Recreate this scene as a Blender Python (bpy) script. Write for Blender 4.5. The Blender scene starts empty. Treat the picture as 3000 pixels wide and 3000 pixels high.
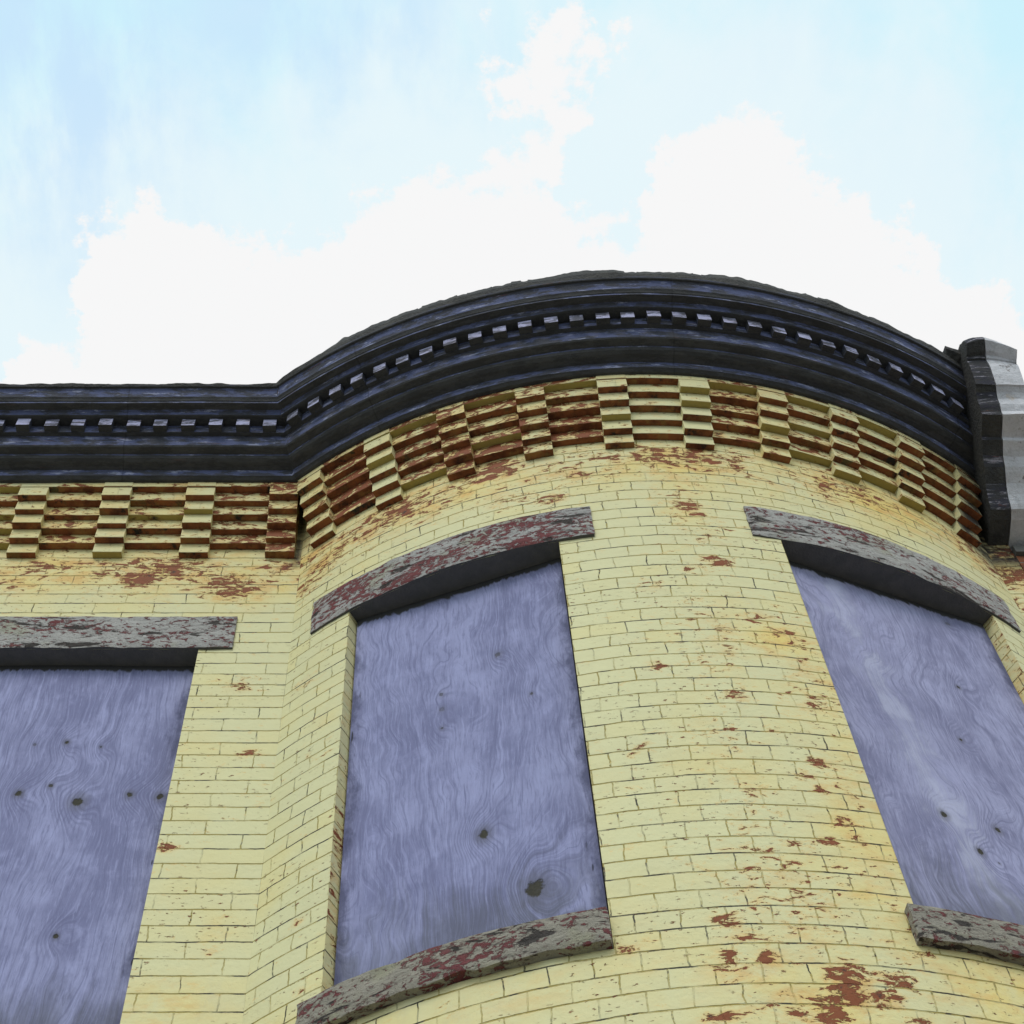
import bpy, bmesh, math, random
from mathutils import Vector, noise
random.seed(11)
S = bpy.context.scene
col = S.collection
Z0 = 1.6                      # eye height: measured heights below are above the eye
CX, CY, R = 0.8128, 1.579, 2.0298   # the round bay: centre and radius in plan
ROW = 0.0668                  # one brick course
ZS, ZL, ZLT = 3.459, 5.343, 5.549   # sill top, lintel underside, lintel top
ZC = 5.989                    # foot of the corbel table
STEP = 0.0258
ZW = 6.355                     # underside of the cornice
HALF = math.asin(math.sqrt(R*R-CY*CY)/R)
XL, XR = CX-math.sqrt(R*R-CY*CY), CX+math.sqrt(R*R-CY*CY)
XPARTY = 2.185
XEND = -4.2
PEEL= [["f",-1.039,5.829,0.051,1.0],["f",-0.686,5.771,0.085,0.8],["f",-0.817,5.847,0.049,0.6],["f",-1.328,5.859,0.049,0.45],["f",-1.47,5.821,0.073,0.5],["f",-1.193,5.95,0.037,0.3],["f",-0.616,5.134,0.05,0.45],["f",-0.547,4.724,0.025,0.9],["f",-0.747,4.256,0.021,0.9],["f",-0.569,3.811,0.014,0.7],["f",-0.549,5.911,0.049,0.6],["b",-1.33,5.718,0.06,0.6],["b",-1.244,5.828,0.073,0.65],["b",-1.16,5.949,0.074,0.5],["b",-0.603,5.974,0.075,0.9],["b",-0.689,5.926,0.062,0.6],["b",-0.52,5.711,0.054,0.6],["b",-0.983,5.902,0.074,0.6],["b",-0.386,5.66,0.036,0.8],["b",0.005,5.939,0.087,0.7],["b",-0.179,5.927,0.062,0.6],["b",0.162,5.924,0.049,0.4],["b",0.062,5.538,0.047,0.8],["b",0.092,5.465,0.035,0.75],["b",0.124,5.148,0.04,0.8],["b",0.03,5.09,0.033,0.5],["b",0.101,5.296,0.057,0.5],["b",0.157,5.375,0.034,0.5],["b",0.052,4.368,0.033,1.0],["b",0.012,4.195,0.013,0.9],["b",0.173,4.802,0.042,0.65],["b",0.251,4.735,0.042,0.7],["b",0.301,4.668,0.037,0.65],["b",0.304,4.573,0.036,0.6],["b",-0.121,4.994,0.037,0.5],["b",-0.151,4.527,0.026,0.5],["b",0.231,4.053,0.026,0.85],["b",0.182,3.991,0.026,0.85],["b",0.222,3.932,0.022,0.85],["b",0.252,3.803,0.023,0.85],["b",0.195,3.712,0.023,0.85],["b",0.272,3.728,0.023,0.85],["b",0.253,3.59,0.026,0.5],["b",-0.103,3.397,0.028,0.85],["b",-0.121,3.258,0.037,1.0],["b",-0.036,3.269,0.022,1.0],["b",0.135,3.218,0.047,1.0],["b",0.252,3.207,0.03,1.0],["b",0.112,3.142,0.036,1.0],["b",0.209,3.15,0.03,1.0],["b",0.06,3.094,0.048,1.0],["b",-0.175,3.077,0.028,0.9],["b",0.276,3.08,0.023,0.8],["b",-0.077,3.341,0.024,0.8],["b",0.292,3.462,0.015,0.5],["b",-0.076,3.108,0.031,0.5],["b",0.928,6.112,0.063,0.4],["b",1.026,5.925,0.062,0.4],["b",0.538,5.917,0.074,0.45],["b",1.229,5.915,0.056,0.45],["b",0.119,4.618,0.027,0.3],["b",-0.347,3.332,0.019,0.7],["b",-0.792,3.275,0.014,0.6],["f",-0.403,4.021,0.018,0.7],["b",-1.227,3.825,0.016,0.6],["b",-1.194,3.544,0.025,0.6],["b",-1.295,5.054,0.033,0.4],["b",-0.233,4.125,0.028,0.4],["f",2.124,5.847,0.073,1.0],["f",2.213,6.029,0.075,0.9],["f",2.158,6.082,0.051,0.6]]
STAIN= [["f",-1.47,5.821,0.134,0.7],["f",-1.002,5.747,0.109,0.6],["f",-0.681,5.722,0.132,0.8],["f",-0.496,5.771,0.085,0.9],["f",-0.463,5.95,0.099,0.8],["b",-1.186,5.871,0.147,0.7],["b",-0.664,5.909,0.136,0.6],["b",-0.821,5.858,0.098,0.5],["b",0.24,4.674,0.124,0.8],["b",0.251,3.78,0.079,0.5],["b",-0.047,3.195,0.118,0.7],["b",0.09,3.109,0.139,0.9],["b",0.262,3.513,0.075,0.6],["b",0.046,5.487,0.07,0.4],["b",0.947,5.961,0.249,0.4],["f",2.077,5.95,0.112,0.9],["f",-0.669,3.603,0.128,0.6],["f",-0.559,3.893,0.063,0.4],["b",-0.625,3.268,0.2,0.35],["b",0.361,6.006,0.25,0.3],["f",-0.36,3.666,0.069,0.5],["b",-1.182,4.757,0.063,0.3]]
K1= [[-0.471, -0.476, 0.006, 0.5], [-0.372, -0.463, 0.008, 1.0], [-0.26, -0.486, 0.005, 0.8], [-0.473, -0.735, 0.012, 1.0], [-0.381, -0.694, 0.008, 0.9], [-0.285, -0.776, 0.019, 1.0], [-0.132, -0.74, 0.011, 1.0], [-0.039, -0.749, 0.012, 1.0], [-0.242, -1.39, 0.008, 1.0]]
K2 = [[0.415, -1.357, 0.017, 1.0], [0.542, -1.636, 0.028, 1.0], [0.301, -0.793, 0.007, 0.7], [0.581, -0.754, 0.006, 0.7], [-0.003, -1.612, 0.013, 0.8], [0.3, -0.612, 0.008, 0.6], [0.486, -0.481, 0.011, 0.6], [0.301, -0.693, 0.01, 0.4]]
K3 = [[0.257, -1.297, 0.011, 1.0], [0.422, -1.288, 0.01, 1.0], [0.328, -1.428, 0.01, 1.0], [0.525, -0.52, 0.007, 0.9], [0.438, -0.849, 0.007, 0.9], [0.375, -1.455, 0.004, 0.6], [0.61, -0.086, 0.011, 0.5]]
CLOUDS=[((-.125,.43),(.11,.10),1),((.0,.405),(.11,.105),1),((.15,.385),(.115,.105),1),((.066,.262),(.045,.075),.60),((.058,.305),(.045,.06),.62),((.165,.315),(.05,.06),.60),((.2814,.435),(.085,.08),1),((-.205,.47),(.05,.055),1),((.05,.60),(.42,.16),1)]
BLUES=[((-.2047,.2525),(.075,.10),1),((-.0644,.215),(.10,.05),.8),((.1943,.2339),(.06,.05),.15),((.2954,.30),(.06,.05),.1)]
def rad(a): return math.radians(a)
def cyl(a, z, d=0.0): return Vector((CX+(R+d)*math.sin(a), CY-(R+d)*math.cos(a), z+Z0))
def pt(x, z, d=0.0): return Vector((x, -d, z+Z0))
def fbm(x, y, z=0.0, o=4): return noise.fractal(Vector((x, y, z)), 1.0, 2.0, o)

# ---------------------------------------------------------------- objects
def tag(o, label=None, cat=None, group=None, kind=None):
    if label: o['label'] = label
    if cat: o['category'] = cat
    if group: o['group'] = group
    if kind: o['kind'] = kind
    return o

class MB:
    """collects faces with uv, attributes and material slots; build() links ONE mesh"""
    def __init__(self): self.v=[]; self.f=[]; self.uv=[]; self.m=[]; self.att={}; self.smooth=[]
    def vert(self, p, uv=(0,0), **at):
        self.v.append(tuple(p)); self.uv.append(uv)
        for k in at: self.att.setdefault(k, {})[len(self.v)-1] = at[k]
        return len(self.v)-1
    def face(self, idx, m=0, smooth=False): self.f.append(tuple(idx)); self.m.append(m); self.smooth.append(smooth)
    def quad(self, pts, uvs=None, m=0, at=None, smooth=False):
        uvs = uvs or [(p[0], p[2]) for p in pts]
        self.face([self.vert(p, u, **(at or {})) for p, u in zip(pts, uvs)], m, smooth)
    def box(self, x0, x1, y0, y1, z0, z1, m=0):
        P=[(x,y,z) for x in (x0,x1) for y in (y0,y1) for z in (z0,z1)]
        for q, (a,b) in (((0,1,3,2),(1,2)),((4,6,7,5),(1,2)),((0,4,5,1),(0,2)),((2,3,7,6),(0,2)),((0,2,6,4),(0,1)),((1,5,7,3),(0,1))):
            self.quad([P[i] for i in q],[(P[i][a],P[i][b]) for i in q], m)
    def grid(self, rows, m=0, smooth=False, skip=None):
        """rows[j][i] = (point, uv, attrs)"""
        ids=[[self.vert(p, uv, **at) for (p,uv,at) in r] for r in rows]
        for j in range(len(ids)-1):
            for i in range(len(ids[0])-1):
                if skip and skip(i,j): continue
                self.face((ids[j][i],ids[j][i+1],ids[j+1][i+1],ids[j+1][i]), m(i,j) if callable(m) else m, smooth)
    def build(self, name, mats, parent=None):
        me=bpy.data.meshes.new(name); me.from_pydata(self.v,[],self.f)
        for mm in (mats if isinstance(mats,(list,tuple)) else [mats]): me.materials.append(mm)
        me.polygons.foreach_set('material_index', self.m); me.polygons.foreach_set('use_smooth', self.smooth)
        uvl=me.uv_layers.new(name='UVMap'); flat=[]
        for l in me.loops: flat.extend(self.uv[l.vertex_index])
        uvl.data.foreach_set('uv', flat)
        for k, d in self.att.items():
            a=me.attributes.new(k,'FLOAT','POINT'); a.data.foreach_set('value',[d.get(i,0.0) for i in range(len(self.v))])
        me.validate(); me.update()
        o=bpy.data.objects.new(name, me); col.objects.link(o)
        if parent: o.parent=parent
        return o
def empty(name, loc=(0,0,0)):
    o=bpy.data.objects.new(name,None); col.objects.link(o); o.location=loc; return o

# ---------------------------------------------------------------- materials
class NT:
    def __init__(self, name):
        self.mat=bpy.data.materials.new(name); self.mat.use_nodes=True; self.t=self.mat.node_tree
        self.b=self.t.nodes['Principled BSDF']
        self.b.inputs['Specular IOR Level'].default_value=0.2
    def n(self, ty, **kw):
        x=self.t.nodes.new(ty)
        for k,v in kw.items(): setattr(x,k,v)
        return x
    def set(self, sock, v):
        if isinstance(v, bpy.types.NodeSocket): self.t.links.new(v, sock)
        elif v is not None:
            if isinstance(v,(tuple,list)) and len(v)==3 and sock.type=='RGBA': v=(*v,1)
            sock.default_value=v
    def math(self, op, a, b=None, c=None, clamp=False):
        x=self.n('ShaderNodeMath', operation=op, use_clamp=clamp); self.set(x.inputs[0],a)
        if b is not None: self.set(x.inputs[1],b)
        if c is not None: self.set(x.inputs[2],c)
        return x.outputs[0]
    def vmath(self, op, a, b=None, s=None):
        x=self.n('ShaderNodeVectorMath', operation=op); self.set(x.inputs[0],a)
        if b is not None: self.set(x.inputs[1],b)
        if s is not None: self.set(x.inputs['Scale'],s)
        return x.outputs['Value'] if op in('DOT_PRODUCT','LENGTH','DISTANCE') else x.outputs[0]
    def noise(self, vec, scale, detail=4, rough=.55, dist=0, out=0):
        x=self.n('ShaderNodeTexNoise'); self.set(x.inputs['Vector'],vec); self.set(x.inputs['Scale'],scale)
        self.set(x.inputs['Detail'],detail); self.set(x.inputs['Roughness'],rough); self.set(x.inputs['Distortion'],dist)
        return x.outputs[out]
    def mix(self, f, a, b, mode='MIX'):
        x=self.n('ShaderNodeMix', data_type='RGBA', blend_type=mode); self.set(x.inputs[0],f); self.set(x.inputs[6],a); self.set(x.inputs[7],b); return x.outputs[2]
    def step(self, v, lo, hi, a=0., b=1.):
        x=self.n('ShaderNodeMapRange', interpolation_type='SMOOTHSTEP'); self.set(x.inputs[0],v); self.set(x.inputs[1],lo); self.set(x.inputs[2],hi)
        x.inputs[3].default_value=a; x.inputs[4].default_value=b; return x.outputs[0]
    def xyz(self, x,y,z=0.):
        c=self.n('ShaderNodeCombineXYZ')
        for s,v in zip(c.inputs,(x,y,z)): self.set(s,v)
        return c.outputs[0]
    def sep(self, v):
        s=self.n('ShaderNodeSeparateXYZ'); self.set(s.inputs[0],v); return s.outputs
    def uv(self):
        x=self.n('ShaderNodeUVMap'); x.uv_map='UVMap'; return x.outputs[0]
    def attr(self, k):
        x=self.n('ShaderNodeAttribute'); x.attribute_name=k; return x.outputs['Fac']
    def obj(self): return self.n('ShaderNodeTexCoord').outputs['Object']
    def mul(self, v, s): return self.vmath('MULTIPLY', v, s)
    def finish(self, color, rough=.8, height=None, dist=.004, strength=1.0):
        self.set(self.b.inputs['Base Color'],color); self.set(self.b.inputs['Roughness'],rough)
        if height is not None:
            bp=self.n('ShaderNodeBump'); bp.inputs['Distance'].default_value=dist; bp.inputs['Strength'].default_value=strength
            self.set(bp.inputs['Height'],height); self.set(self.b.inputs['Normal'],bp.outputs[0])
        return self.mat

PALE=(.66,.635,.375); WARM=(.74,.585,.20); RUSTY=(.66,.36,.105); BRICK=(.215,.066,.032)
def painted_brick(name, bw, joints=True):
    t=NT(name); uv=t.uv()
    w1=t.vmath('SUBTRACT', t.noise(uv,5,2,out=1), (.5,.5,.5)); w2=t.vmath('SUBTRACT', t.noise(uv,30,3,out=1), (.5,.5,.5))
    wuv=t.vmath('ADD', uv, t.vmath('ADD', t.mul(w1,(.022,.006,0)), t.mul(w2,(.010,.0055,0))))
    br=t.n('ShaderNodeTexBrick', offset=.5, offset_frequency=2, squash=1.0)
    t.set(br.inputs['Vector'],wuv); t.set(br.inputs['Color1'],(0,0,0)); t.set(br.inputs['Color2'],(1,1,1)); t.set(br.inputs['Mortar'],(.5,.5,.5))
    for k,v in (('Scale',1.0),('Mortar Size',.0020),('Mortar Smooth',.25),('Bias',0.0),('Brick Width',bw),('Row Height',ROW)): br.inputs[k].default_value=v
    bed=t.math('ABSOLUTE', t.math('SUBTRACT', t.math('FRACT', t.math('DIVIDE', t.sep(wuv)[1], ROW)), .5))
    bed=t.step(bed,.5-.0030/ROW,.5-.0014/ROW)
    head=t.math('MULTIPLY', t.math('SUBTRACT', br.outputs['Fac'], bed, clamp=True), t.step(t.noise(uv,11,3,.6),.40,.56,.25,.95))
    joint=t.math('MAXIMUM', bed, head); tint=t.sep(br.outputs['Color'])[0]
    peelA=t.attr('peel'); stainA=t.attr('stain'); sootA=t.attr('soot')
    big=t.noise(uv,1.7,4,.6); mid=t.noise(uv,7,5,.65); fine=t.noise(uv,60,4,.6)
    # paint
    warm=t.math('ADD', t.math('MULTIPLY', t.step(big,.46,.68),.32), t.math('MULTIPLY', stainA, t.step(mid,.25,.6)), clamp=True)
    c=t.mix(warm, PALE, WARM)
    c=t.mix(t.math('MULTIPLY',t.step(tint,.3,.75),.22), c, (.60,.58,.37))
    c=t.mix(t.math('MULTIPLY',t.step(tint,.75,1.0),.35), c, (.74,.64,.27))
    rs=t.math('MULTIPLY', t.math('ADD',stainA,t.math('MULTIPLY',peelA,.7),clamp=True), t.step(t.noise(t.mul(uv,(9,16,1)),1,6,.7),.44,.66))
    c=t.mix(t.math('MULTIPLY',rs,.75), c, RUSTY)
    grime=t.step(t.noise(t.mul(uv,(3,1.2,1)),2,6,.7),.56,.8)
    c=t.mix(t.math('MULTIPLY',grime,.35), c, (.50,.49,.38))
    c=t.mix(t.math('MULTIPLY',t.step(fine,.62,.75),.25), c, (.56,.50,.28))
    # joints: painted over in places, dark open cracks in others
    vis=t.step(t.noise(t.mul(uv,(9,7,1)),1,5,.65),.33,.55,.35,1.0)
    open_=t.step(t.noise(t.mul(uv,(6,12,1)),1,4,.65),.50,.56)
    jc=t.mix(open_, (.36,.285,.075), (.035,.033,.03))
    if joints: c=t.mix(t.math('MULTIPLY',joint,vis), c, jc)
    # peeling paint down to the red brick
    pn=t.math('MULTIPLY_ADD', t.noise(t.mul(uv,(19,36,1)),1,9,.72,.5), 1.35, -.175)
    pn=t.math('ADD', pn, t.math('MULTIPLY', t.math('SUBTRACT', t.noise(uv,4.5,3), .5), .30))
    thr=t.math('SUBTRACT', .745, t.math('MULTIPLY', peelA, .325))
    peel=t.step(t.math('SUBTRACT',pn,thr), 0., .03)
    flecks=t.math('MULTIPLY', t.step(t.noise(t.mul(uv,(40,75,1)),1,5,.68),.615,.655), t.step(t.math('ADD',t.noise(uv,3.2,4),t.math('MULTIPLY',peelA,.35)),.42,.60))
    peel=t.math('MAXIMUM',peel,flecks)
    edge=t.step(t.math('SUBTRACT',pn,thr), -.13, .0)
    c=t.mix(t.math('MULTIPLY',edge,.5), c, (.72,.47,.17))
    bc=t.mix(t.noise(uv,22,4,.6), (.285,.088,.034), (.17,.050,.020))
    bc=t.mix(t.step(t.noise(uv,34,4,.6),.60,.72), bc, (.04,.03,.025))
    c=t.mix(peel, c, bc)
    so=t.math('MULTIPLY', sootA, t.step(t.noise(t.mul(uv,(10,14,1)),1,6,.7),.28,.55))
    c=t.mix(so, c, (.035,.028,.024))
    h=t.math('SUBTRACT', t.math('MULTIPLY',fine,.25), t.math('ADD', t.math('MULTIPLY',joint,vis), t.math('MULTIPLY',peel,.45)))
    h=t.math('ADD', h, t.math('ADD', t.math('MULTIPLY', mid, .9), t.math('MULTIPLY',tint,.5)))
    return t.finish(c, .66, h, .006)

def bare_brick(name, paint):
    t=NT(name); uv=t.obj()
    c=t.mix(t.step(t.noise(uv,14,5,.65),.35,.7), (.30,.105,.040), (.11,.038,.02))
    c=t.mix(t.step(t.noise(uv,9,5,.7),.56,.66), c, (.03,.026,.024))
    c=t.mix(t.math('MULTIPLY',t.step(t.noise(uv,11,5,.7),.5-.22*paint,.62-.2*paint),.2+.7*paint), c, (.43,.345,.105))
    return t.finish(c, .85, t.noise(uv,50,4), .004)

def rough_stone(name, grey, maroon, pits=.615):
    """maroon paint flaking off grey stone, with dark pits"""
    t=NT(name); uv=t.uv()
    g=t.mix(t.noise(uv,13,6,.65), tuple(x*.62 for x in grey), tuple(x*1.12 for x in grey))
    g=t.mix(t.math('MULTIPLY',t.step(t.noise(uv,5,4),.54,.68),.45), g, (.36,.36,.23))
    mr=t.mix(t.noise(uv,24,4), (.13,.03,.042), (.23,.085,.08))
    n=t.noise(t.mul(uv,(34,52,1)),1,9,.76,.5)
    n=t.math('ADD', n, t.math('MULTIPLY', t.math('SUBTRACT',t.noise(t.mul(uv,(4.5,9,1)),1,4),.5), .38))
    mm=t.step(n,maroon,maroon+.03)
    c=t.mix(mm, g, mr)
    pn=t.noise(t.mul(uv,(7,24,1)),1,7,.66,.5); pit=t.math('ADD', pn, t.math('MULTIPLY',t.math('SUBTRACT',t.noise(uv,3.1,2),.5),.30)); pm=t.step(pit,pits,pits+.02)
    c=t.mix(pm, c, (.036,.034,.032))
    c=t.mix(t.math('MULTIPLY',t.step(pit,pits-.055,pits),.35), c, (.12,.10,.095))
    sp=t.step(t.noise(uv,80,4),.60,.66); c=t.mix(t.math('MULTIPLY',sp,.45), c, (.13,.085,.08))
    h=t.math('ADD', t.math('MULTIPLY',pn,-1.2), t.math('MULTIPLY',t.noise(uv,60,6,.7),.8))
    h=t.math('SUBTRACT', h, t.math('MULTIPLY',pm,.9))
    h=t.math('ADD', h, t.math('MULTIPLY',mm,.25))
    return t.finish(c, .85, h, .012)

def plywood(name, knots, base, seed, L, long_grain, left=0.0, light_streak=None):
    """grey weathered plywood: fine fibre, contour grain flowing round the knots, nail holes, water marks"""
    t=NT(name); uv=t.uv(); s=t.sep(uv); u,v=s[0],s[1]
    uo=t.math('ADD',u,seed*3.7); warp=0.0; kmask=0.0; halo=0.0; near=0.0
    for (ku,kv,kr,kw) in knots:
        du=t.math('SUBTRACT',u,ku); dv=t.math('SUBTRACT',v,kv)
        e=t.math('ADD', t.math('POWER',t.math('DIVIDE',du,.03+kr*2.2),2.), t.math('POWER',t.math('DIVIDE',dv,.05+kr*3.4),2.))
        g=t.math('EXPONENT', t.math('MULTIPLY',e,-1.))
        warp=t.math('ADD', warp, t.math('MULTIPLY', g, (.025+kr*2.2)*kw))          # rings close round a knot
        near=t.math('MAXIMUM', near, t.math('MULTIPLY',g,kw))
        dd=t.math('SQRT', t.math('ADD', t.math('MULTIPLY',du,du), t.math('MULTIPLY',t.math('MULTIPLY',dv,.7),t.math('MULTIPLY',dv,.7))))
        nn=t.math('ADD', dd, t.math('MULTIPLY', t.math('SUBTRACT',t.noise(t.mul(uv,(45,30,1)),1,4,.65),.5), kr*1.9))
        kmask=t.math('MAXIMUM', kmask, t.math('MULTIPLY', t.step(nn,kr*.55,kr*.95,1.,0.), kw))
        halo=t.math('MAXIMUM', halo, t.math('MULTIPLY', t.step(nn,kr*.8,kr*2.6,1.,0.), kw))
    base2=tuple(base)
    dk=lambda k: tuple(x*k for x in base2[:2])+(min(1,base2[2]*(k+.06)),)
    lt=lambda k: tuple(min(1,x*k) for x in base2)
    # grain field: its level lines are the grain
    low=t.noise(t.mul(t.xyz(uo,v),(2.6,.75 if long_grain else 1.15,1)),1,3,.5)
    field=t.math('ADD', t.math('ADD', t.math('MULTIPLY',low,.22 if long_grain else .33), t.math('MULTIPLY',u,.80 if long_grain else .68)), warp)
    field=t.math('ADD', field, t.math('MULTIPLY', t.noise(t.mul(uv,(14,5,1)),1,3,.5), .012))
    w1=t.noise(t.xyz(t.math('MULTIPLY',field,70.),t.math('MULTIPLY',v,.9),seed),1,3,.6)
    w2=t.noise(t.xyz(t.math('MULTIPLY',field,230.),t.math('MULTIPLY',v,2.2),seed),1,3,.6)
    fib=t.noise(t.mul(t.xyz(t.math('ADD',uo,t.math('MULTIPLY',low,.10)),v),(125,9,1)),1,5,.72)
    blot=t.noise(t.mul(uv,(3.6,2.2,1)),1,6,.62); cloud=t.noise(t.mul(uv,(9,6,1)),1,5,.65)
    c=t.mix(t.step(blot,.36,.64), dk(.72), lt(1.16))
    c=t.mix(t.math('MULTIPLY',t.step(cloud,.50,.66),.50), c, lt(1.34))
    c=t.mix(t.math('MULTIPLY',t.step(cloud,.47,.34),.40), c, dk(.70))
    k1=.68 if long_grain else .46
    c=t.mix(t.math('MULTIPLY',t.step(w1,.46,.30),k1), c, dk(.56))
    c=t.mix(t.math('MULTIPLY',t.step(w1,.55,.70),k1), c, lt(1.38))
    c=t.mix(t.math('MULTIPLY',t.step(w2,.46,.33),.55), c, dk(.60))
    c=t.mix(t.math('MULTIPLY',t.step(w2,.55,.66),.36), c, lt(1.36))
    c=t.mix(t.math('MULTIPLY',t.step(fib,.49,.36),.66), c, dk(.62))
    c=t.mix(t.math('MULTIPLY',t.step(fib,.53,.66),.55), c, lt(1.34))
    ring=t.math('POWER', t.math('ABSOLUTE', t.math('SINE', t.math('MULTIPLY',field,330.))), 4.)
    c=t.mix(t.math('MULTIPLY',t.math('MULTIPLY',ring,t.step(near,.03,.45)),.42), c, dk(.50))
    if light_streak:
        lu,k=light_streak
        q=t.math('ABSOLUTE', t.math('SUBTRACT', t.math('SUBTRACT', u,lu), t.math('MULTIPLY',v,k)))
        q=t.math('ADD',q,t.math('ADD',t.math('ADD',t.math('MULTIPLY',t.math('SUBTRACT',w1,.5),.20),t.math('MULTIPLY',t.math('SUBTRACT',fib,.5),.22)),t.math('MULTIPLY',t.math('SUBTRACT',cloud,.5),.34)))
        c=t.mix(t.math('MULTIPLY', t.step(q,-.05,.085,1.,0.), .52), c, (.56,.58,.76))
    wet=t.math('MULTIPLY', t.step(t.math('ADD',v,t.math('ADD',t.math('MULTIPLY',t.math('SUBTRACT',w1,.5),.5),t.math('MULTIPLY',t.math('SUBTRACT',blot,.5),.6))),-1.80,-1.50,1.,0.), .60)
    c=t.mix(wet, c, (.10,.105,.125))
    # grime and splits along the two upright edges
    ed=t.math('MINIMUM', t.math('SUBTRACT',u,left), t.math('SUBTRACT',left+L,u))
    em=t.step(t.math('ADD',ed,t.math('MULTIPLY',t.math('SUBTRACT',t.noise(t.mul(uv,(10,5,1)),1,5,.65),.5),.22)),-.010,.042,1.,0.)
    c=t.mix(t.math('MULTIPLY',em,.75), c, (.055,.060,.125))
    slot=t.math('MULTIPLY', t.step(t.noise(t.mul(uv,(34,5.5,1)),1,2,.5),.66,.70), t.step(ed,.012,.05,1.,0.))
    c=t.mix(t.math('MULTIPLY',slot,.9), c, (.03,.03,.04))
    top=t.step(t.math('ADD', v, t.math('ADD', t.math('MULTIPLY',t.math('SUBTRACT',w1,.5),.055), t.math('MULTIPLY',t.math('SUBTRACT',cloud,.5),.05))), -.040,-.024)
    c=t.mix(top, c, (.055,.055,.057))  # the lintel's shadow painted on the board top, ragged lower edge
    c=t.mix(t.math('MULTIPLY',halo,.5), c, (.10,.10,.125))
    c=t.mix(kmask, c, t.mix(t.noise(uv,90,3),(.018,.018,.015),(.08,.075,.058)))
    h=t.math('ADD', t.math('MULTIPLY',fib,.7), t.math('MULTIPLY',w2,.7)); h=t.math('SUBTRACT',h,t.math('ADD',kmask,slot))
    return t.finish(c, .85, h, .0025)

def dark_metal(name, base, flake, rust=.5, amount=.60):
    t=NT(name); o=t.obj(); uv=t.uv()
    c=t.mix(t.noise(o,7,5,.6), base, tuple(x*.62 for x in base))
    f=t.step(t.noise(t.mul(uv,(9,45,1)),1,7,.7,.3), amount, amount+.05)
    c=t.mix(t.math('MULTIPLY',f,.8), c, flake)
    r=t.step(t.noise(o,5.5,7,.72),.63,.70)
    c=t.mix(t.math('MULTIPLY',r,rust), c, (.15,.06,.045))
    k=t.step(t.noise(t.mul(uv,(8,24,1)),1,8,.74),.455,.545)
    c=t.mix(t.math('MULTIPLY',k,.85), c, (.050,.050,.053))
    rl=t.step(t.noise(t.mul(uv,(4.5,60,1)),1,5,.7),.63,.67); c=t.mix(t.math('MULTIPLY',rl,rust), c, (.16,.07,.055))
    seam=t.step(t.math('ABSOLUTE', t.math('SUBTRACT', t.math('FRACT', t.math('DIVIDE',t.sep(uv)[0],1.17)), .5)), .4965,.499)
    c=t.mix(t.math('MULTIPLY',seam,.35), c, (.02,.02,.02))
    return t.finish(c, .85, t.noise(o,22,6,.65), .009)

def simple(name, a, b, scale=8, rough=.85, bump=.003):
    t=NT(name); o=t.obj()
    return t.finish(t.mix(t.step(t.noise(o,scale,6,.65),.35,.65), a, b), rough, t.noise(o,scale*6,5), bump)

def dirty_white(name):
    t=NT(name); o=t.obj()
    c=t.mix(t.step(t.noise(o,6,6,.65),.35,.65), (.70,.70,.755), (.54,.54,.585))
    c=t.mix(t.math('MULTIPLY',t.step(t.noise(t.mul(o,(34,34,5)),1,6,.68),.50,.66),.45), c, (.36,.355,.37))
    c=t.mix(t.math('MULTIPLY',t.step(t.noise(o,13,7,.72),.60,.66),.8), c, (.13,.10,.09))
    c=t.mix(t.math('MULTIPLY',t.step(t.noise(o,4.1,5,.7),.60,.70),.55), c, (.45,.30,.13))
    return t.finish(c,.75,t.noise(o,30,6,.7),.008)

def red_bricks(name):
    t=NT(name); uv=t.uv()
    br=t.n('ShaderNodeTexBrick', offset=.5)
    t.set(br.inputs['Vector'], t.vmath('ADD',uv,t.mul(t.vmath('SUBTRACT',t.noise(uv,18,3,out=1),(.5,.5,.5)),(.010,.007,0))))
    t.set(br.inputs['Color1'],(.14,.050,.028)); t.set(br.inputs['Color2'],(.24,.085,.040)); t.set(br.inputs['Mortar'],(.20,.17,.14))
    for k,v in (('Scale',1.0),('Mortar Size',.004),('Mortar Smooth',.2),('Bias',0.0),('Brick Width',.2135),('Row Height',ROW)): br.inputs[k].default_value=v
    c=t.mix(t.math('MULTIPLY',t.step(t.noise(uv,7,6,.7),.48,.66),.6), br.outputs['Color'], (.05,.035,.028))
    h=t.math('SUBTRACT', t.math('MULTIPLY',t.noise(uv,45,5),.4), br.outputs['Fac'])
    return t.finish(c,.9,h,.006)

M={}
M['flat_brick']=painted_brick('painted stretcher brick',.2135)
M['bay_brick']=painted_brick('painted header brick',.1075)
M['corbel_paint']=painted_brick('painted corbel brick',.2135,False)
M['bare']=bare_brick('bare brick underside',0.0)
M['olive']=bare_brick('part painted brick underside',1.0)
M['lintel']=rough_stone('flaking maroon lintel stone',(.47,.46,.445),.535,.595)
M['lintel_red']=rough_stone('mostly maroon lintel stone',(.45,.44,.43),.500,.60)
M['sill']=rough_stone('weathered sill stone',(.36,.335,.285),.530,.575)
M['soot']=simple('sooty soffit',(.105,.105,.105),(.13,.125,.125),20,.95)  # lintel undersides: their shade is put into the colour
M['metal']=dark_metal('weathered dark blue cornice paint',(.060,.066,.10),(.19,.20,.30),.55,.62)
M['metal_band']=dark_metal('weathered blue grey cornice paint',(.120,.140,.265),(.34,.36,.50),.55,.56)  # lighter copy for upright faces, the light on them painted in
M['metal_soffit']=dark_metal('sooty cornice paint',(.090,.090,.094),(.13,.13,.15),.25,.72)  # darker copy for cornice and dentil undersides, shade painted in
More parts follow.
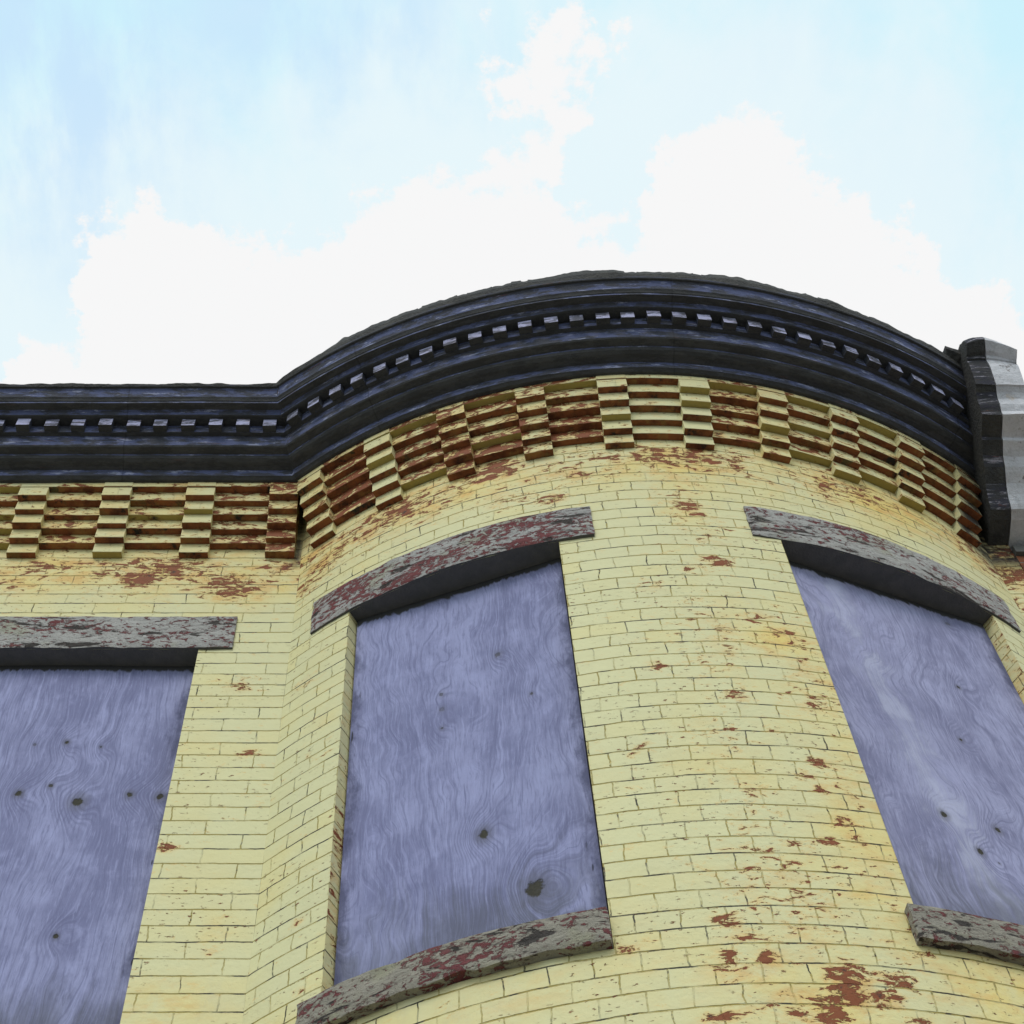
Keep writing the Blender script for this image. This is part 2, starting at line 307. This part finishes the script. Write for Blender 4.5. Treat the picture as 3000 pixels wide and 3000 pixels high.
M['dentil']=dark_metal('lilac grey dentil paint',(.54,.54,.78),(.50,.38,.40),.8,.60)  # dentil fronts only, the light on them put into the colour
M['tar']=simple('tar roofing felt',(.05,.05,.052),(.075,.073,.07),14,.9,.01)  # roofing felt; also the painted shade on the dark bracket
M['frame']=simple('dark window frame',(.03,.03,.03),(.05,.048,.045))
M['white']=dirty_white('dirty white paint')
M['red_brick']=red_bricks('rusty red brick')
M['flaky']=dark_metal('flaking dark bracket paint',(.055,.055,.075),(.40,.38,.44),1.0,.53)
M['ground']=simple('asphalt',(.05,.05,.052),(.075,.074,.072),3,.9,.006)
M['pave']=simple('concrete paving',(.24,.235,.22),(.33,.32,.30),2.5,.9,.004)
M['kerb']=simple('kerb stone',(.28,.28,.27),(.36,.35,.34),6,.9,.004)
M['roof']=simple('grey roof felt',(.09,.09,.09),(.13,.13,.125),3,.9,.006)

# ---------------------------------------------------------------- wear maps (where the paint has gone)
def wear(kind, u, z):
    pv=0.0
    for k,a,b,r,w in PEEL:
        if k!=kind or abs(u-a)>r*3.6 or abs(z-b)>r*2.8: continue
        pv=max(pv, min(w,.92)*1.1*math.exp(-((((u-a)/(r*(1.8 if b>5.6 else 1.6)))**2+((z-b)/(r*(1.4 if b>5.6 else 1.12)))**2)**1.5)))
    sv=0.0
    for k,a,b,r,w in STAIN:
        if k!=kind: continue
        sv=max(sv, w*math.exp(-(((u-a)/r)**2+((z-b)/(r*.8))**2)))
    band=math.exp(-((z-5.90)/.16)**2); sv=max(sv, band*max(0,.55+.8*fbm(u*1.7,z*2,6)))          # the strip under the corbels weathers most
    pv=max(pv, band*(.50+.55*fbm(u*2.6,z*3,3.0)))
    if kind=='b':
        sv=max(sv,.42*math.exp(-((u-.33)/.10)**2)*math.exp(-((z-3.9)/.9)**4), .75*math.exp(-((z-3.2)/.16)**2)*max(0,min(1,(u-.25)/.2)), .2*math.exp(-((z-3.25)/.2)**2))
        pv=max(pv,.42*math.exp(-((u-.29)/.09)**2)*max(0,.45+fbm(u*3,z*1.9,5)))
        pv=max(pv, .56*math.exp(-((u-.04)/.14)**2)*max(0,.55+fbm(u*3,z*1.3,9)))
    x=u if kind=='f' else CX+R*math.sin(u/R)
    so=max(0,min(1,(x-1.97)/.10))*max(0,min(1,(z-5.84)/.14))
    if kind=='f' and x>2: pv=max(pv,.5)
    if kind=='f' and z>5.8: so=max(so, .9*math.exp(-((u+.48)/.022)**2)*max(0,min(1,(z-5.9)/.05)))  # dark gap between last tooth and bay, its shade painted on the wall
    return dict(peel=max(0,pv), stain=sv, soot=so)
def bounds(a, b, n): return [a+(b-a)*i/n for i in range(n+1)]
def merge(*ls):
    out=[]
    for l in ls:
        for x in l:
            if not out or x>out[-1]+1e-6: out.append(x)
    return out
VOFF=ZC                                         # brick courses run level through wall and corbels

building=empty('brick_building',(0,0,0))
tag(building,'yellow painted brick building with a round bay, boarded windows and a dark cornice','building')

# ---- flat wall
WX0,WX1=-1.86,-.772
rev=.11
def flat_wall():
    b=MB()
    xs=merge(bounds(XEND,-2.0,22),bounds(-2.0,WX0,5),bounds(WX0,WX1,60),bounds(WX1,XL,22))
    zs=merge(bounds(-Z0,2.6,20),bounds(2.6,ZS-.118,20),bounds(ZS-.118,ZL,110),bounds(ZL,ZLT,13),bounds(ZLT,ZW+.02,50))
    rows=[[(pt(x,z),(x,z-VOFF),wear('f',x,z)) for x in xs] for z in zs]
    b.grid(rows,skip=lambda i,j: WX0-1e-4<=(xs[i]+xs[i+1])/2<=WX1 and ZS-.118<(zs[j]+zs[j+1])/2<ZL)
    for x,dr in ((WX0,1),(WX1,-1)):
        zz=bounds(ZS-.118,ZL,40)
        r=[[(pt(x,z,-q),(x+dr*q,z-VOFF),dict(peel=.3,stain=.2,soot=0)) for q in bounds(0,rev,4)] for z in zz]
        b.grid(r)
    # right of the bay
    xs=bounds(XR,XPARTY,10)
    b.grid([[(pt(x,z),(x,z-VOFF),wear('f',x,z)) for x in xs] for z in zs])
    # flank and back so the house has its depth
    for P in ([(XEND,0,0),(XEND,7,0),(XEND,7,ZW+Z0),(XEND,0,ZW+Z0)],[(XEND,7,0),(XPARTY,7,0),(XPARTY,7,ZW+Z0),(XEND,7,ZW+Z0)]):
        b.quad(P,[(p[0]+p[1],p[2]) for p in P],at=dict(peel=.1,stain=.1,soot=0))
    return b.build('wall',M['flat_brick'],building)
flat_wall()

# ---- the round bay wall
W2=(rad(-31.8),rad(-10.7)); W3=(rad(10.0),rad(32.4))
def bay_wall():
    b=MB()
    ang=merge(bounds(-HALF,W2[0],15),bounds(W2[0],W2[1],44),bounds(W2[1],W3[0],48),bounds(W3[0],W3[1],44),bounds(W3[1],HALF,15))
    zs=merge(bounds(-Z0,2.4,10),bounds(2.4,ZS-.118,60),bounds(ZS-.118,ZL,120),bounds(ZL,ZLT,14),bounds(ZLT,ZW+.02,52))
    rows=[[(cyl(a,z,.0028*fbm(a*7,z*3,1.5)),(a*R,z-VOFF),wear('b',a*R,z)) for a in ang] for z in zs]
    def skip(i,j):
        a=(ang[i]+ang[i+1])/2; z=(zs[j]+zs[j+1])/2
        return ZS-.118<z<ZL and (W2[0]<a<W2[1] or W3[0]<a<W3[1])
    b.grid(rows,smooth=True,skip=skip)
    for W in (W2,W3):
        for a,dr in ((W[0],1),(W[1],-1)):
            zz=bounds(ZS-.118,ZL,44)
            b.grid([[(cyl(a,z,-q+.0015),(a*R+dr*q,z-VOFF),dict(peel=.30+.5*fbm(z*2.2,a,4),stain=.2,soot=0)) for q in bounds(0,rev,4)] for z in zz])
    return b.build('bay_wall',M['bay_brick'],building)
bay_wall()

# ---- corbel table: stepped headers standing one step proud of the stepped stretchers
def corbel(name, P, u0, u1, n, courses, top, lean, sides):
    """P(u,z,d) -> point; courses=[(k,d)] outer distance of each course"""
    b=MB(); prev=0.0
    us=bounds(u0,u1,n); pw=random.uniform(.05,.5)+lean; c0=random.uniform(.0,.5)
    for k,d in courses:
        z0=ZC+k*ROW; z1=ZC+(k+1)*ROW if (k,d)!=courses[-1] else top
        d=d+random.uniform(-.0022,.0022); dz=random.uniform(-.0012,.0012) if k else 0
        at=lambda u,z: dict(peel=max(0,pw+.30*fbm(u*3,z*6,2)+.1*random.uniform(-1,1)), stain=c0*.8, soot=max(0,min(1,(P(u,z,0)[0]-1.89)/.09)))
        b.grid([[(P(u,z,d),(u,z-VOFF),at(u,z)) for u in us] for z in bounds(z0+dz,z1+.0005,2)])
        m=2 if random.random()<.24 else 1
        b.grid([[(P(u,z0+dz,q),(u,q),{}) for u in us] for q in (prev-.004,d)], m=m)
        if sides:
            for u in (u0,u1):
                b.grid([[(P(u,z,q),(u+q,z-VOFF),dict(peel=pw,stain=c0,soot=0)) for q in (-.004,d)] for z in (z0+dz,z1)])
        prev=d
    return b.build(name,[M['corbel_paint'],M['bare'],M['olive']],building)
Pf=lambda u,z,d: pt(u,z,d)
Pb=lambda u,z,d: cyl(u/R,z,d)
tooth_c=[(k,(k+1)*STEP) for k in range(5)]+[(5,5*STEP+.0015)]
panel_c=[(k,k*STEP) for k in range(1,6)]
xt=-.602
teeth=[]
def xm(d, sgn=-1): return CX+sgn*math.sqrt((R+d)**2-(CY+d)**2)
x1=XL-.026
while x1>XEND+.4:
    corbel('corbel_tooth',Pf,x1-.108,x1,1,tooth_c,ZW,.5 if x1>-.6 else -.06,True)
    corbel('corbel_panel',Pf,x1-.319+.0,x1-.108,2,panel_c,ZW,.42 if x1>-.6 else .24,False)
    x1-=.319
# bay: measured starts of the headers, degrees
tstart=[-37.2,-29.07,-21.03,-12.92,-4.75,3.35,11.3,18.95,26.6,34.1]; tw=2.9
for i,a in enumerate(tstart):
    a0=a; a1=a+tw
    corbel('corbel_tooth',Pb,rad(a0)*R,rad(a1)*R,3,tooth_c,ZW,.46 if i in(2,3) else .06,True)
    if i+1<len(tstart):
        corbel('corbel_panel',Pb,rad(a1)*R,rad(tstart[i+1])*R,5,panel_c,ZW,.55 if i in(0,1,2,3) else .26,False)


# ---- rough stone bars (lintels and sills)
def stone_bar(name, mat, P, u0, u1, z0, z1, d, depth, parent, seed, ragged=.004):
    b=MB(); nu=max(8,int((u1-u0)/.016)); nz=max(6,int((z1-z0)/.016)); us=bounds(u0,u1,nu); zs=bounds(z0,z1,nz)
    def off(u,z): return .0032*fbm(u*9,z*22,seed,5)-.006*max(0,fbm(u*5+3,z*15,seed+7,4)-.32)*2
    def fr(i,j):
        u,z=us[i],zs[j]
        if j==0: z+=ragged*fbm(u*14,0,seed+2,4)
        if j==nz: z+=ragged*.4*fbm(u*11,5,seed+3,4)
        if i in(0,nu): u+=ragged*.8*fbm(z*25,i,seed,3)
        e=.004 if i in(0,nu) or j in(0,nz) else 0
        return P(u,z,d+off(u,z)-e),(u+seed,z)
    F=[[(*fr(i,j),{}) for i in range(nu+1)] for j in range(nz+1)]
    b.grid(F,smooth=True)
    for j,zz in ((0,z0),(nz,z1)):
        b.grid([[ (F[j][i][0],(us[i]+seed,zz),{}) for i in range(nu+1)],
                [ (P(us[i],zz,d-depth*.5),(us[i]+seed,zz+depth*.5),{}) for i in range(nu+1)],
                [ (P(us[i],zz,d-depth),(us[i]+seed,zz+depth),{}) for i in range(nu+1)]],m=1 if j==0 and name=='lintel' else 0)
    for i in (0,nu):
        b.grid([[(F[j][i][0],(us[i]+seed,zs[j]),{}) for j in range(nz+1)],[(P(us[i],zs[j],d-depth),(us[i]+seed+depth,zs[j]),{}) for j in range(nz+1)]])
    return b.build(name,[mat,M['soot']],parent)

# ---- boarded windows: dark old frame > plywood board, lintel, sill
def window(a, c, matb, lint, sill, P, label):
    """a, c: inner edge points (x,y) of the board plane, left and right"""
    A=Vector((a[0],a[1],0)); C=Vector((c[0],c[1],0)); t=(C-A); L=t.length; t.normalize(); nrm=Vector((t[1],-t[0],0))
    def q(u,z,o): return A+t*u+nrm*o+Vector((0,0,z+Z0))
    fr=MB()
    for (u0,u1,z0,z1) in ((-.05,.05,ZS-.05,ZL+.02),(L-.05,L+.05,ZS-.05,ZL+.02),(.05,L-.05,ZL-.06,ZL+.02),(.05,L-.05,ZS-.05,ZS+.05),(.05,L-.05,(ZS+ZL)/2-.03,(ZS+ZL)/2+.03)):
        pts=[q(u,z,o) for o in (-.075,-.016) for (u,z) in ((u0,z0),(u1,z0),(u1,z1),(u0,z1))]
        for f in ((4,5,6,7),(0,3,2,1),(0,1,5,4),(1,2,6,5),(2,3,7,6),(3,0,4,7)): fr.quad([pts[i] for i in f])
    fr.quad([q(u,z,-.09) for u,z in ((-.05,ZS-.05),(L+.05,ZS-.05),(L+.05,ZL+.02),(-.05,ZL+.02))])  # dark sheet standing in for the unlit void behind the board
    w=fr.build('window',M['frame'],building); w['label']=label
    bd=MB(); g=.006; uoff=-L if lint[0]<-1.9 else 0.0; nu,nz=14,36
    us=bounds(g,L-g,nu); zs=bounds(ZS-.03,ZL+.012,nz)
    bow=lambda u,z: .0035*fbm(u*1.7,z*1.1,L*9,2)
    bd.grid([[(q(u,z,bow(u,z)),(u+uoff,z-ZL),{}) for u in us] for z in zs],smooth=True)
    for u in (us[0],us[-1]):
        bd.grid([[(q(u,z,o+bow(u,z)),(u+o,z-ZL),{}) for o in (0,-.0125)] for z in zs])
    for z in (zs[0],zs[-1]):
        bd.grid([[(q(u,z,o+bow(u,z)),(u,z+o-ZL),{}) for o in (0,-.0125)] for u in us])
    bd.grid([[(q(u,z,-.0125+bow(u,z)),(u,z-ZL),{}) for u in us] for z in zs])
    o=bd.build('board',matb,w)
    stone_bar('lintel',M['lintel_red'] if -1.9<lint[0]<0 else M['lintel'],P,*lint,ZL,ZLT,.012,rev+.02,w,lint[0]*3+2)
    stone_bar('sill',M['sill'],P,*sill,ZS-.118,ZS,.030,rev+.02,w,sill[0]*5+9,.007)
    return w,o
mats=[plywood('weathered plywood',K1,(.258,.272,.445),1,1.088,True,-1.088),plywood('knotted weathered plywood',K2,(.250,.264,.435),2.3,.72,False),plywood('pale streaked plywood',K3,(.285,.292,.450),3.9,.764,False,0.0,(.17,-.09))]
Q=.060
def edge(a,q=Q): return (CX+(R-q)*math.sin(a), CY-(R-q)*math.cos(a))
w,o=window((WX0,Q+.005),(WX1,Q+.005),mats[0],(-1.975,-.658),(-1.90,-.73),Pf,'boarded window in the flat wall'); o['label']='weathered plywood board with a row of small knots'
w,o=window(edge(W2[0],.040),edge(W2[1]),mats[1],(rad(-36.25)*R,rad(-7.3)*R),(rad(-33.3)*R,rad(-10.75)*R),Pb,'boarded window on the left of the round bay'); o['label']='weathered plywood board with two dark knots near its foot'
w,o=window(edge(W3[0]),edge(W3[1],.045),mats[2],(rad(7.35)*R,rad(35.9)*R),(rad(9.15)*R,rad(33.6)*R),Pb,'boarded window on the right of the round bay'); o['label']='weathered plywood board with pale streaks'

# ---- cornice: one moulded sheet metal profile swept along wall, bay and wall
PROF=[]   # (projection, height, material slot of the strip that starts here) slot 0 dark, 1 lit upright band, 2 shade painted underside
def run(pts):
    for p in pts: PROF.append(p)
ZW_=ZW
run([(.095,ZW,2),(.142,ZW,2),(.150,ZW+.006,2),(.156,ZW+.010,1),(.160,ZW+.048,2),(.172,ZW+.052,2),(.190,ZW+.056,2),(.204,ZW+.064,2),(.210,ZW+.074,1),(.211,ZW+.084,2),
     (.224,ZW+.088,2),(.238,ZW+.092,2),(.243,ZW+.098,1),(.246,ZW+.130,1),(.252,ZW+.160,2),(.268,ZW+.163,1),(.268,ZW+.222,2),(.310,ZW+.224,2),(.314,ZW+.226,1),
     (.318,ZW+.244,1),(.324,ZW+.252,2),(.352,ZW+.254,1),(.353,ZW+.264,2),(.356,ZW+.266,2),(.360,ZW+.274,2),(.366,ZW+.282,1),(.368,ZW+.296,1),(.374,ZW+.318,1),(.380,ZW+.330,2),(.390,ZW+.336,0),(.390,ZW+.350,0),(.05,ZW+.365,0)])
XB=2.13
def path(d, nf=60, nb=170, nr=6):
    """points along the cornice at projection d: (point function of z, u)"""
    out=[]; xl=xm(d,-1); xr=xm(d,1); am=math.asin((xr-CX)/(R+d)); ar=math.asin((min(xr,XB)-CX)/(R+d))
    for x in bounds(XEND,xl,nf): out.append(((x,-d),x))
    for a in bounds(-am,ar,nb)[1:]: out.append(((CX+(R+d)*math.sin(a),CY-(R+d)*math.cos(a)),XL+(a+HALF)*(R+.2)))
    if xr<XB:
        for x in bounds(xr,XB+.004,nr)[1:]: out.append(((x,-d),5+x))
    else:
        for a in bounds(ar,ar+.003,nr)[1:]: out.append(((CX+(R+d)*math.sin(a),CY-(R+d)*math.cos(a)),XL+(a+HALF)*(R+.2)))
    return out
def wob(x,y): return .0035*fbm(x*1.1,y*1.1,7,3), .0030*fbm(x*1.6,y*1.6,17,3)
def cornice():
    b=MB(); vv=0; rows=[]; last=None
    for d,z,m in PROF:
        if last: vv+=math.hypot(d-last[0],z-last[1])
        last=(d,z); r=[]
        for (x,y),u in path(d):
            wy,wz=wob(x,y); r.append((Vector((x,y+wy,z+Z0+wz)),(u,vv),{}))
        rows.append(r)
    for j in range(len(rows)-1): b.grid([rows[j],rows[j+1]],m=PROF[j][2])
    b.quad([Vector((XEND,-d,z+Z0)) for d,z in [(-.2,ZW),(.142,ZW),(.39,ZW+.34),(-.2,ZW+.34)]])
    return b.build('cornice',[M['metal'],M['metal_band'],M['metal_soffit']],building)
corn=cornice()
def dentil(p, tx, ty):
    """p on the bed of the dentil course; tx along, ty outward"""
    b=MB(); w=.0255; pr=.029+random.uniform(-.003,.003); z0=ZW+.1645; z1=ZW+.2200
    wy,wz=wob(p[0],p[1]); jit=random.uniform(-.003,.003)
    def c(s,o,z): return Vector((p[0]+tx[0]*(s*w+jit)+ty[0]*o, p[1]+tx[1]*(s*w+jit)+ty[1]*o+wy, z+Z0+wz))
    u=p[0]*3+p[1]
    b.quad([c(-1,pr,z0),c(1,pr,z0),c(1,pr,z1),c(-1,pr,z1)],[(u,0),(u+.05,0),(u+.05,.06),(u,.06)],0)
    b.quad([c(-1,0,z0),c(1,0,z0),c(1,pr,z0),c(-1,pr,z0)],[(u,0),(u+.05,0),(u+.05,.06),(u,.06)],1)
    for s in (-1,1): b.quad([c(s,0,z0),c(s,pr,z0),c(s,pr,z1),c(s,0,z1)],[(u,0),(u+.05,0),(u+.05,.06),(u,.06)],2)
    return b.build('dentil',[M['dentil'],M['metal_soffit'],M['metal']],corn)  # light front, darker underside and sides: shading painted per face
dd=.2685; x=xm(dd)-.055
while x>XEND+.05: dentil((x,-dd),(1,0),(0,-1)); x-=.1065
n=30; am=math.asin((xm(dd,1)-CX)/(R+dd))
for i in range(n):
    a=-am+rad(1.6)+(2*am-rad(3.2))*i/(n-1)
    if CX+(R+dd)*math.sin(a)>2.085: continue
    dentil((CX+(R+dd)*math.sin(a),CY-(R+dd)*math.cos(a)),(math.cos(a),math.sin(a)),(math.sin(a),-math.cos(a)))
# ragged felt along the top edge
def felt():
    b=MB(); P=[]
    for d in (.400,): P=path(d-.022,520,900,8)
    xl=xm(.378)
    rows=[[],[],[],[]]
    for (x,y),u in P:
        onbay=max(0,min(1,(x-xl)/.25))
        h=.010+.078*onbay+.013*fbm(u*4,0,3,3)+.010*noise.noise(Vector((u*21,4,0)))+.006*noise.noise(Vector((u*55,1,0)))+.018*max(0,fbm(u*8,9,2,3))*onbay+.010*noise.noise(Vector((u*34,6,2)))*(.4+.6*onbay)
        if onbay>.5: h+=.018*max(0,noise.noise(Vector((u*3.1,2,5))))
        h-=.010*(1 if noise.noise(Vector((u*9.7,1.2,5)))>.38 else 0)+.012*(1 if noise.noise(Vector((u*13.0,7.2,1)))>.42 else 0)-.004
        wy,wz=wob(x,y); dn=Vector((x-CX,y-CY,0)).normalized() if xl<x<xm(.4,1) else Vector((0,-1,0))
        o=.016+.010*fbm(u*6,3,1,3)
        z=ZW+.344+Z0+wz
        for r,(oo,zz) in zip(rows,((.010,z-.012),(o,z+.35*h),(o-.012,z+h),(-.10,z+h-.004))):
            r.append((Vector((x,y+wy,zz))+dn*oo,(u,zz-z),{}))
    b.grid(rows)
    return b.build('roof_felt',M['tar'],building)
felt()
rb=MB(); zr=ZW+.335+Z0
rb.quad([Vector(p) for p in ((XEND,-.05,zr),(XL,-.05,zr),(XL,7,zr),(XEND,7,zr))]); rb.quad([Vector(p) for p in ((XL,1.0,zr+.003),(XPARTY,1.0,zr+.003),(XPARTY,7,zr+.003),(XL,7,zr+.003))])
aa=bounds(-HALF,HALF,40)
rb.grid([[(cyl(a,ZW+.338,.05),(a,0),{}) for a in aa],[(Vector((CX+R*math.sin(a),1.0,zr+.003)),(a,1),{}) for a in aa]])
rb.build('roof',M['roof'],building)

# ---- end brackets on the party line
BP=[(-.05,6.085),(.04,6.095),(.10,6.108),(.136,6.122),(.146,6.14),(.150,6.155),(.165,6.185),(.193,6.222),(.225,6.245),(.245,6.262),(.27,6.300),(.298,6.318),(.322,6.330),(.326,6.348),(.405,6.372),(.412,6.374),(.412,6.398),(.428,6.425),(.436,6.462),(.452,6.485),(.470,6.500),(.478,6.502),(.484,6.525),(.496,6.56),(.512,6.61),(.517,6.665),(.524,6.667),(.530,6.680),(.545,6.685),(.578,6.712),(.580,6.735),(.565,6.785),(.548,6.822),(.50,6.850),(.42,6.865),(.25,6.87),(-.05,6.85)]
def bracket(x0, x1, mat, parent, dz=0.0, rag=0.0, prof=BP, slots=None, name='end_bracket', crown=True):
    b=MB(); nx=max(2,int((x1-x0)/.02)); xs=bounds(x0,x1,nx)
    pr=[]
    for i in range(len(prof)-1):
        (a,c),(e,f)=prof[i],prof[i+1]; k=2
        for s in range(k): pr.append((a+(e-a)*s/k,c+(f-c)*s/k))
    pr.append(prof[-1])
    def P(x,d,z):
        n=fbm(x*7,z*9,d*5,4); cr=.10*(abs(x-XPARTY+.01)/.11)**1.6*max(0,min(1,(z-6.62)/.18)) if crown else 0; return Vector((x,-(d+rag*.5*n-cr*.3),z-cr+dz+Z0+(rag*n if z>6.74 else rag*.15*n)))
    rows=[[(P(x,d,z),(x,z+d),{}) for x in xs] for d,z in pr]
    b.grid(rows,m=(lambda i,j: slots(pr[j],pr[j+1])) if slots else 0)
    for i in (0,-1):
        x=xs[i]; zs=[r[i] for r in rows]
        back=[(Vector((zz[0].x,.05,zz[0].z)),zz[1],{}) for zz in zs]
        b.grid([zs,back],m=0)
    return b.build(name,mat,parent)
def bs(p,q): return 1 if abs(q[1]-p[1])>abs(q[0]-p[0])*1.3 else 0
bk=bracket(2.108,XPARTY-.003,[M['tar'],M['flaky']],building,0,.014,slots=bs)  # sides and undersides coloured near black, painting in their shade
CP=[(.05,6.74),(.40,6.74),(.505,6.80),(.520,6.845),(.50,6.872),(.40,6.885),(.25,6.89),(.05,6.87)]
cb=bracket(2.055,2.112,M['tar'],bk,-.06,.035,CP,None,'cap',False)

neigh=empty('neighbouring_building',(XPARTY,0,0))
tag(neigh,'neighbouring brick building with a white painted end bracket beyond the dark one','building')
def local(o): o.location=(-XPARTY,0,0); return o
local(bracket(XPARTY+.001,XPARTY+.112,M['white'],neigh,0,.007))
nb=MB(); nb.box(XPARTY+.002,XPARTY+5,-.003,7,0,6.0+Z0)
local(nb.build('wall',M['red_brick'],neigh))
nr=MB(); nr.box(XPARTY+.002,XPARTY+5,-.02,7,6.004+Z0,6.05+Z0)
local(nr.build('roof',M['roof'],neigh))

# ---------------------------------------------------------------- ground
def sheet(name,x0,x1,y0,y1,z,m,thick=0):
    b=MB()
    if thick: b.box(x0,x1,y0,y1,z-thick,z)
    else: b.quad([Vector(p) for p in ((x0,y0,z),(x1,y0,z),(x1,y1,z),(x0,y1,z))])
    return tag(b.build(name,m),kind='structure')
sheet('ground',-400,400,-400,400,-.13,M['ground'])
sheet('pavement',-60,60,-5.0,-.002,-.004,M['pave'],.12)
sheet('kerb',-60,60,-5.152,-5.002,0.0,M['kerb'],.125)
sheet('road',-60,60,-14,-5.154,-.124,M['ground'])

# ---------------------------------------------------------------- sky
SUN_EL, SUN_AZ = rad(44), rad(200)      # azimuth clockwise from +Y: in front of the facade, a little to the left
wd=bpy.data.worlds.new('World'); S.world=wd; wd.use_nodes=True
class WT(NT):
    def __init__(self, tree): self.t=tree
w=WT(wd.node_tree); bg=wd.node_tree.nodes['Background']
sky=w.n('ShaderNodeTexSky', sky_type='NISHITA', sun_disc=False); sky.sun_elevation=SUN_EL; sky.sun_rotation=SUN_AZ
dirv=w.n('ShaderNodeTexCoord').outputs['Generated']; s=w.sep(dirv)
zz=w.math('MAXIMUM',s[2],.06)
P=w.xyz(w.math('DIVIDE',s[0],zz),w.math('DIVIDE',s[1],zz))      # the cloud layer, seen from below
def centred(n,k): return w.mul(w.vmath('SUBTRACT',n,(.5,.5,.5)),(k,k,0))
pn=w.vmath('ADD',P,w.vmath('ADD',centred(w.noise(P,7,4,.6,out=1),.13),centred(w.noise(P,38,6,.68,out=1),.055)))
def blob(c,r,k,lo=.35,hi=1.65):
    d=w.vmath('LENGTH',w.vmath('MULTIPLY',w.vmath('SUBTRACT',pn,(c[0],c[1],0)),(1/r[0],1/r[1],0)))
    return w.math('MULTIPLY', w.step(d,lo,hi,1.,0.), k)
cl=0.0
for c,r,k in CLOUDS: cl=w.math('MAXIMUM',cl,blob(c,r,k))
wisp=w.noise(w.mul(P,(1.0,.5,1)),13,7,.62,.6); puff=w.noise(P,34,7,.66)
open_=w.step(w.noise(P,.9,4,.6),.40,.62)
away=w.step(w.vmath('LENGTH',w.vmath('SUBTRACT',P,(.03,.33,0))),.38,.75)   # the rest of the dome: broken bright overcast
gap=w.math('MAXIMUM', blob((.103,.322),(.028,.052),.46,.3,1.6), blob((-.20,.40),(.02,.05),.3,.3,1.5))
dens=w.math('ADD', w.math('SUBTRACT',cl,gap), w.math('MULTIPLY',w.math('SUBTRACT',puff,.5),.75))
dens=w.math('ADD', dens, w.math('MULTIPLY',w.math('SUBTRACT',wisp,.5),.42))
white=w.step(dens,.455,.575)
cl2=0.0
for c,r,k in CLOUDS: cl2=w.math('MAXIMUM',cl2,blob(c,r,k,.6,3.0))
thin=w.step(w.math('ADD',cl2,w.math('ADD',w.math('MULTIPLY',w.math('SUBTRACT',wisp,.5),.9),w.math('MULTIPLY',w.math('SUBTRACT',puff,.5),.25))),.10,.86)
blue=0.0
for c,r,k in BLUES: blue=w.math('MAXIMUM',blue,blob(c,r,k,.3,1.6))
blue=w.math('MULTIPLY',blue,w.step(w.noise(w.mul(P,(1.6,.6,1)),14,6,.62),.32,.60))
veil=w.mix(thin,(5.15,7.45,8.2),(6.75,7.80,8.13))
veil=w.mix(w.math('MULTIPLY',blue,.85),veil,(4.85,6.55,8.15))
base=w.mix(.955,sky.outputs[0],veil)
white=w.math('MAXIMUM',white,w.math('MULTIPLY',away,open_))
c=w.mix(white,base,w.mix(away,(7.55,7.55,7.57),(11.0,10.8,10.5)))
w.set(bg.inputs['Color'],c); bg.inputs['Strength'].default_value=.1

sl=bpy.data.lights.new('sun','SUN'); sl.energy=1.1; sl.angle=rad(25); sl.color=(1,.95,.87)
so=bpy.data.objects.new('sun',sl); col.objects.link(so)
sd=Vector((math.sin(SUN_AZ)*math.cos(SUN_EL),math.cos(SUN_AZ)*math.cos(SUN_EL),math.sin(SUN_EL)))
so.rotation_euler=sd.to_track_quat('Z','Y').to_euler(); so.location=(0,-6,12)

cam=bpy.data.cameras.new('camera'); co=bpy.data.objects.new('camera',cam); col.objects.link(co); S.camera=co
cam.sensor_width=36; cam.sensor_fit='HORIZONTAL'; cam.lens=36*5396.28/3000
cam.shift_x=(1500-1248.5)/3000; cam.shift_y=(1481.9-1500)/3000
co.location=(0,-3.2728,Z0); co.rotation_euler=(math.pi/2+1.09904,0,0)
cam.clip_start=.05; cam.clip_end=2000
S.view_settings.view_transform='Standard'; S.view_settings.look='None'; S.view_settings.exposure=0.3; S.view_settings.gamma=1
S.render.resolution_x=S.render.resolution_y=1024
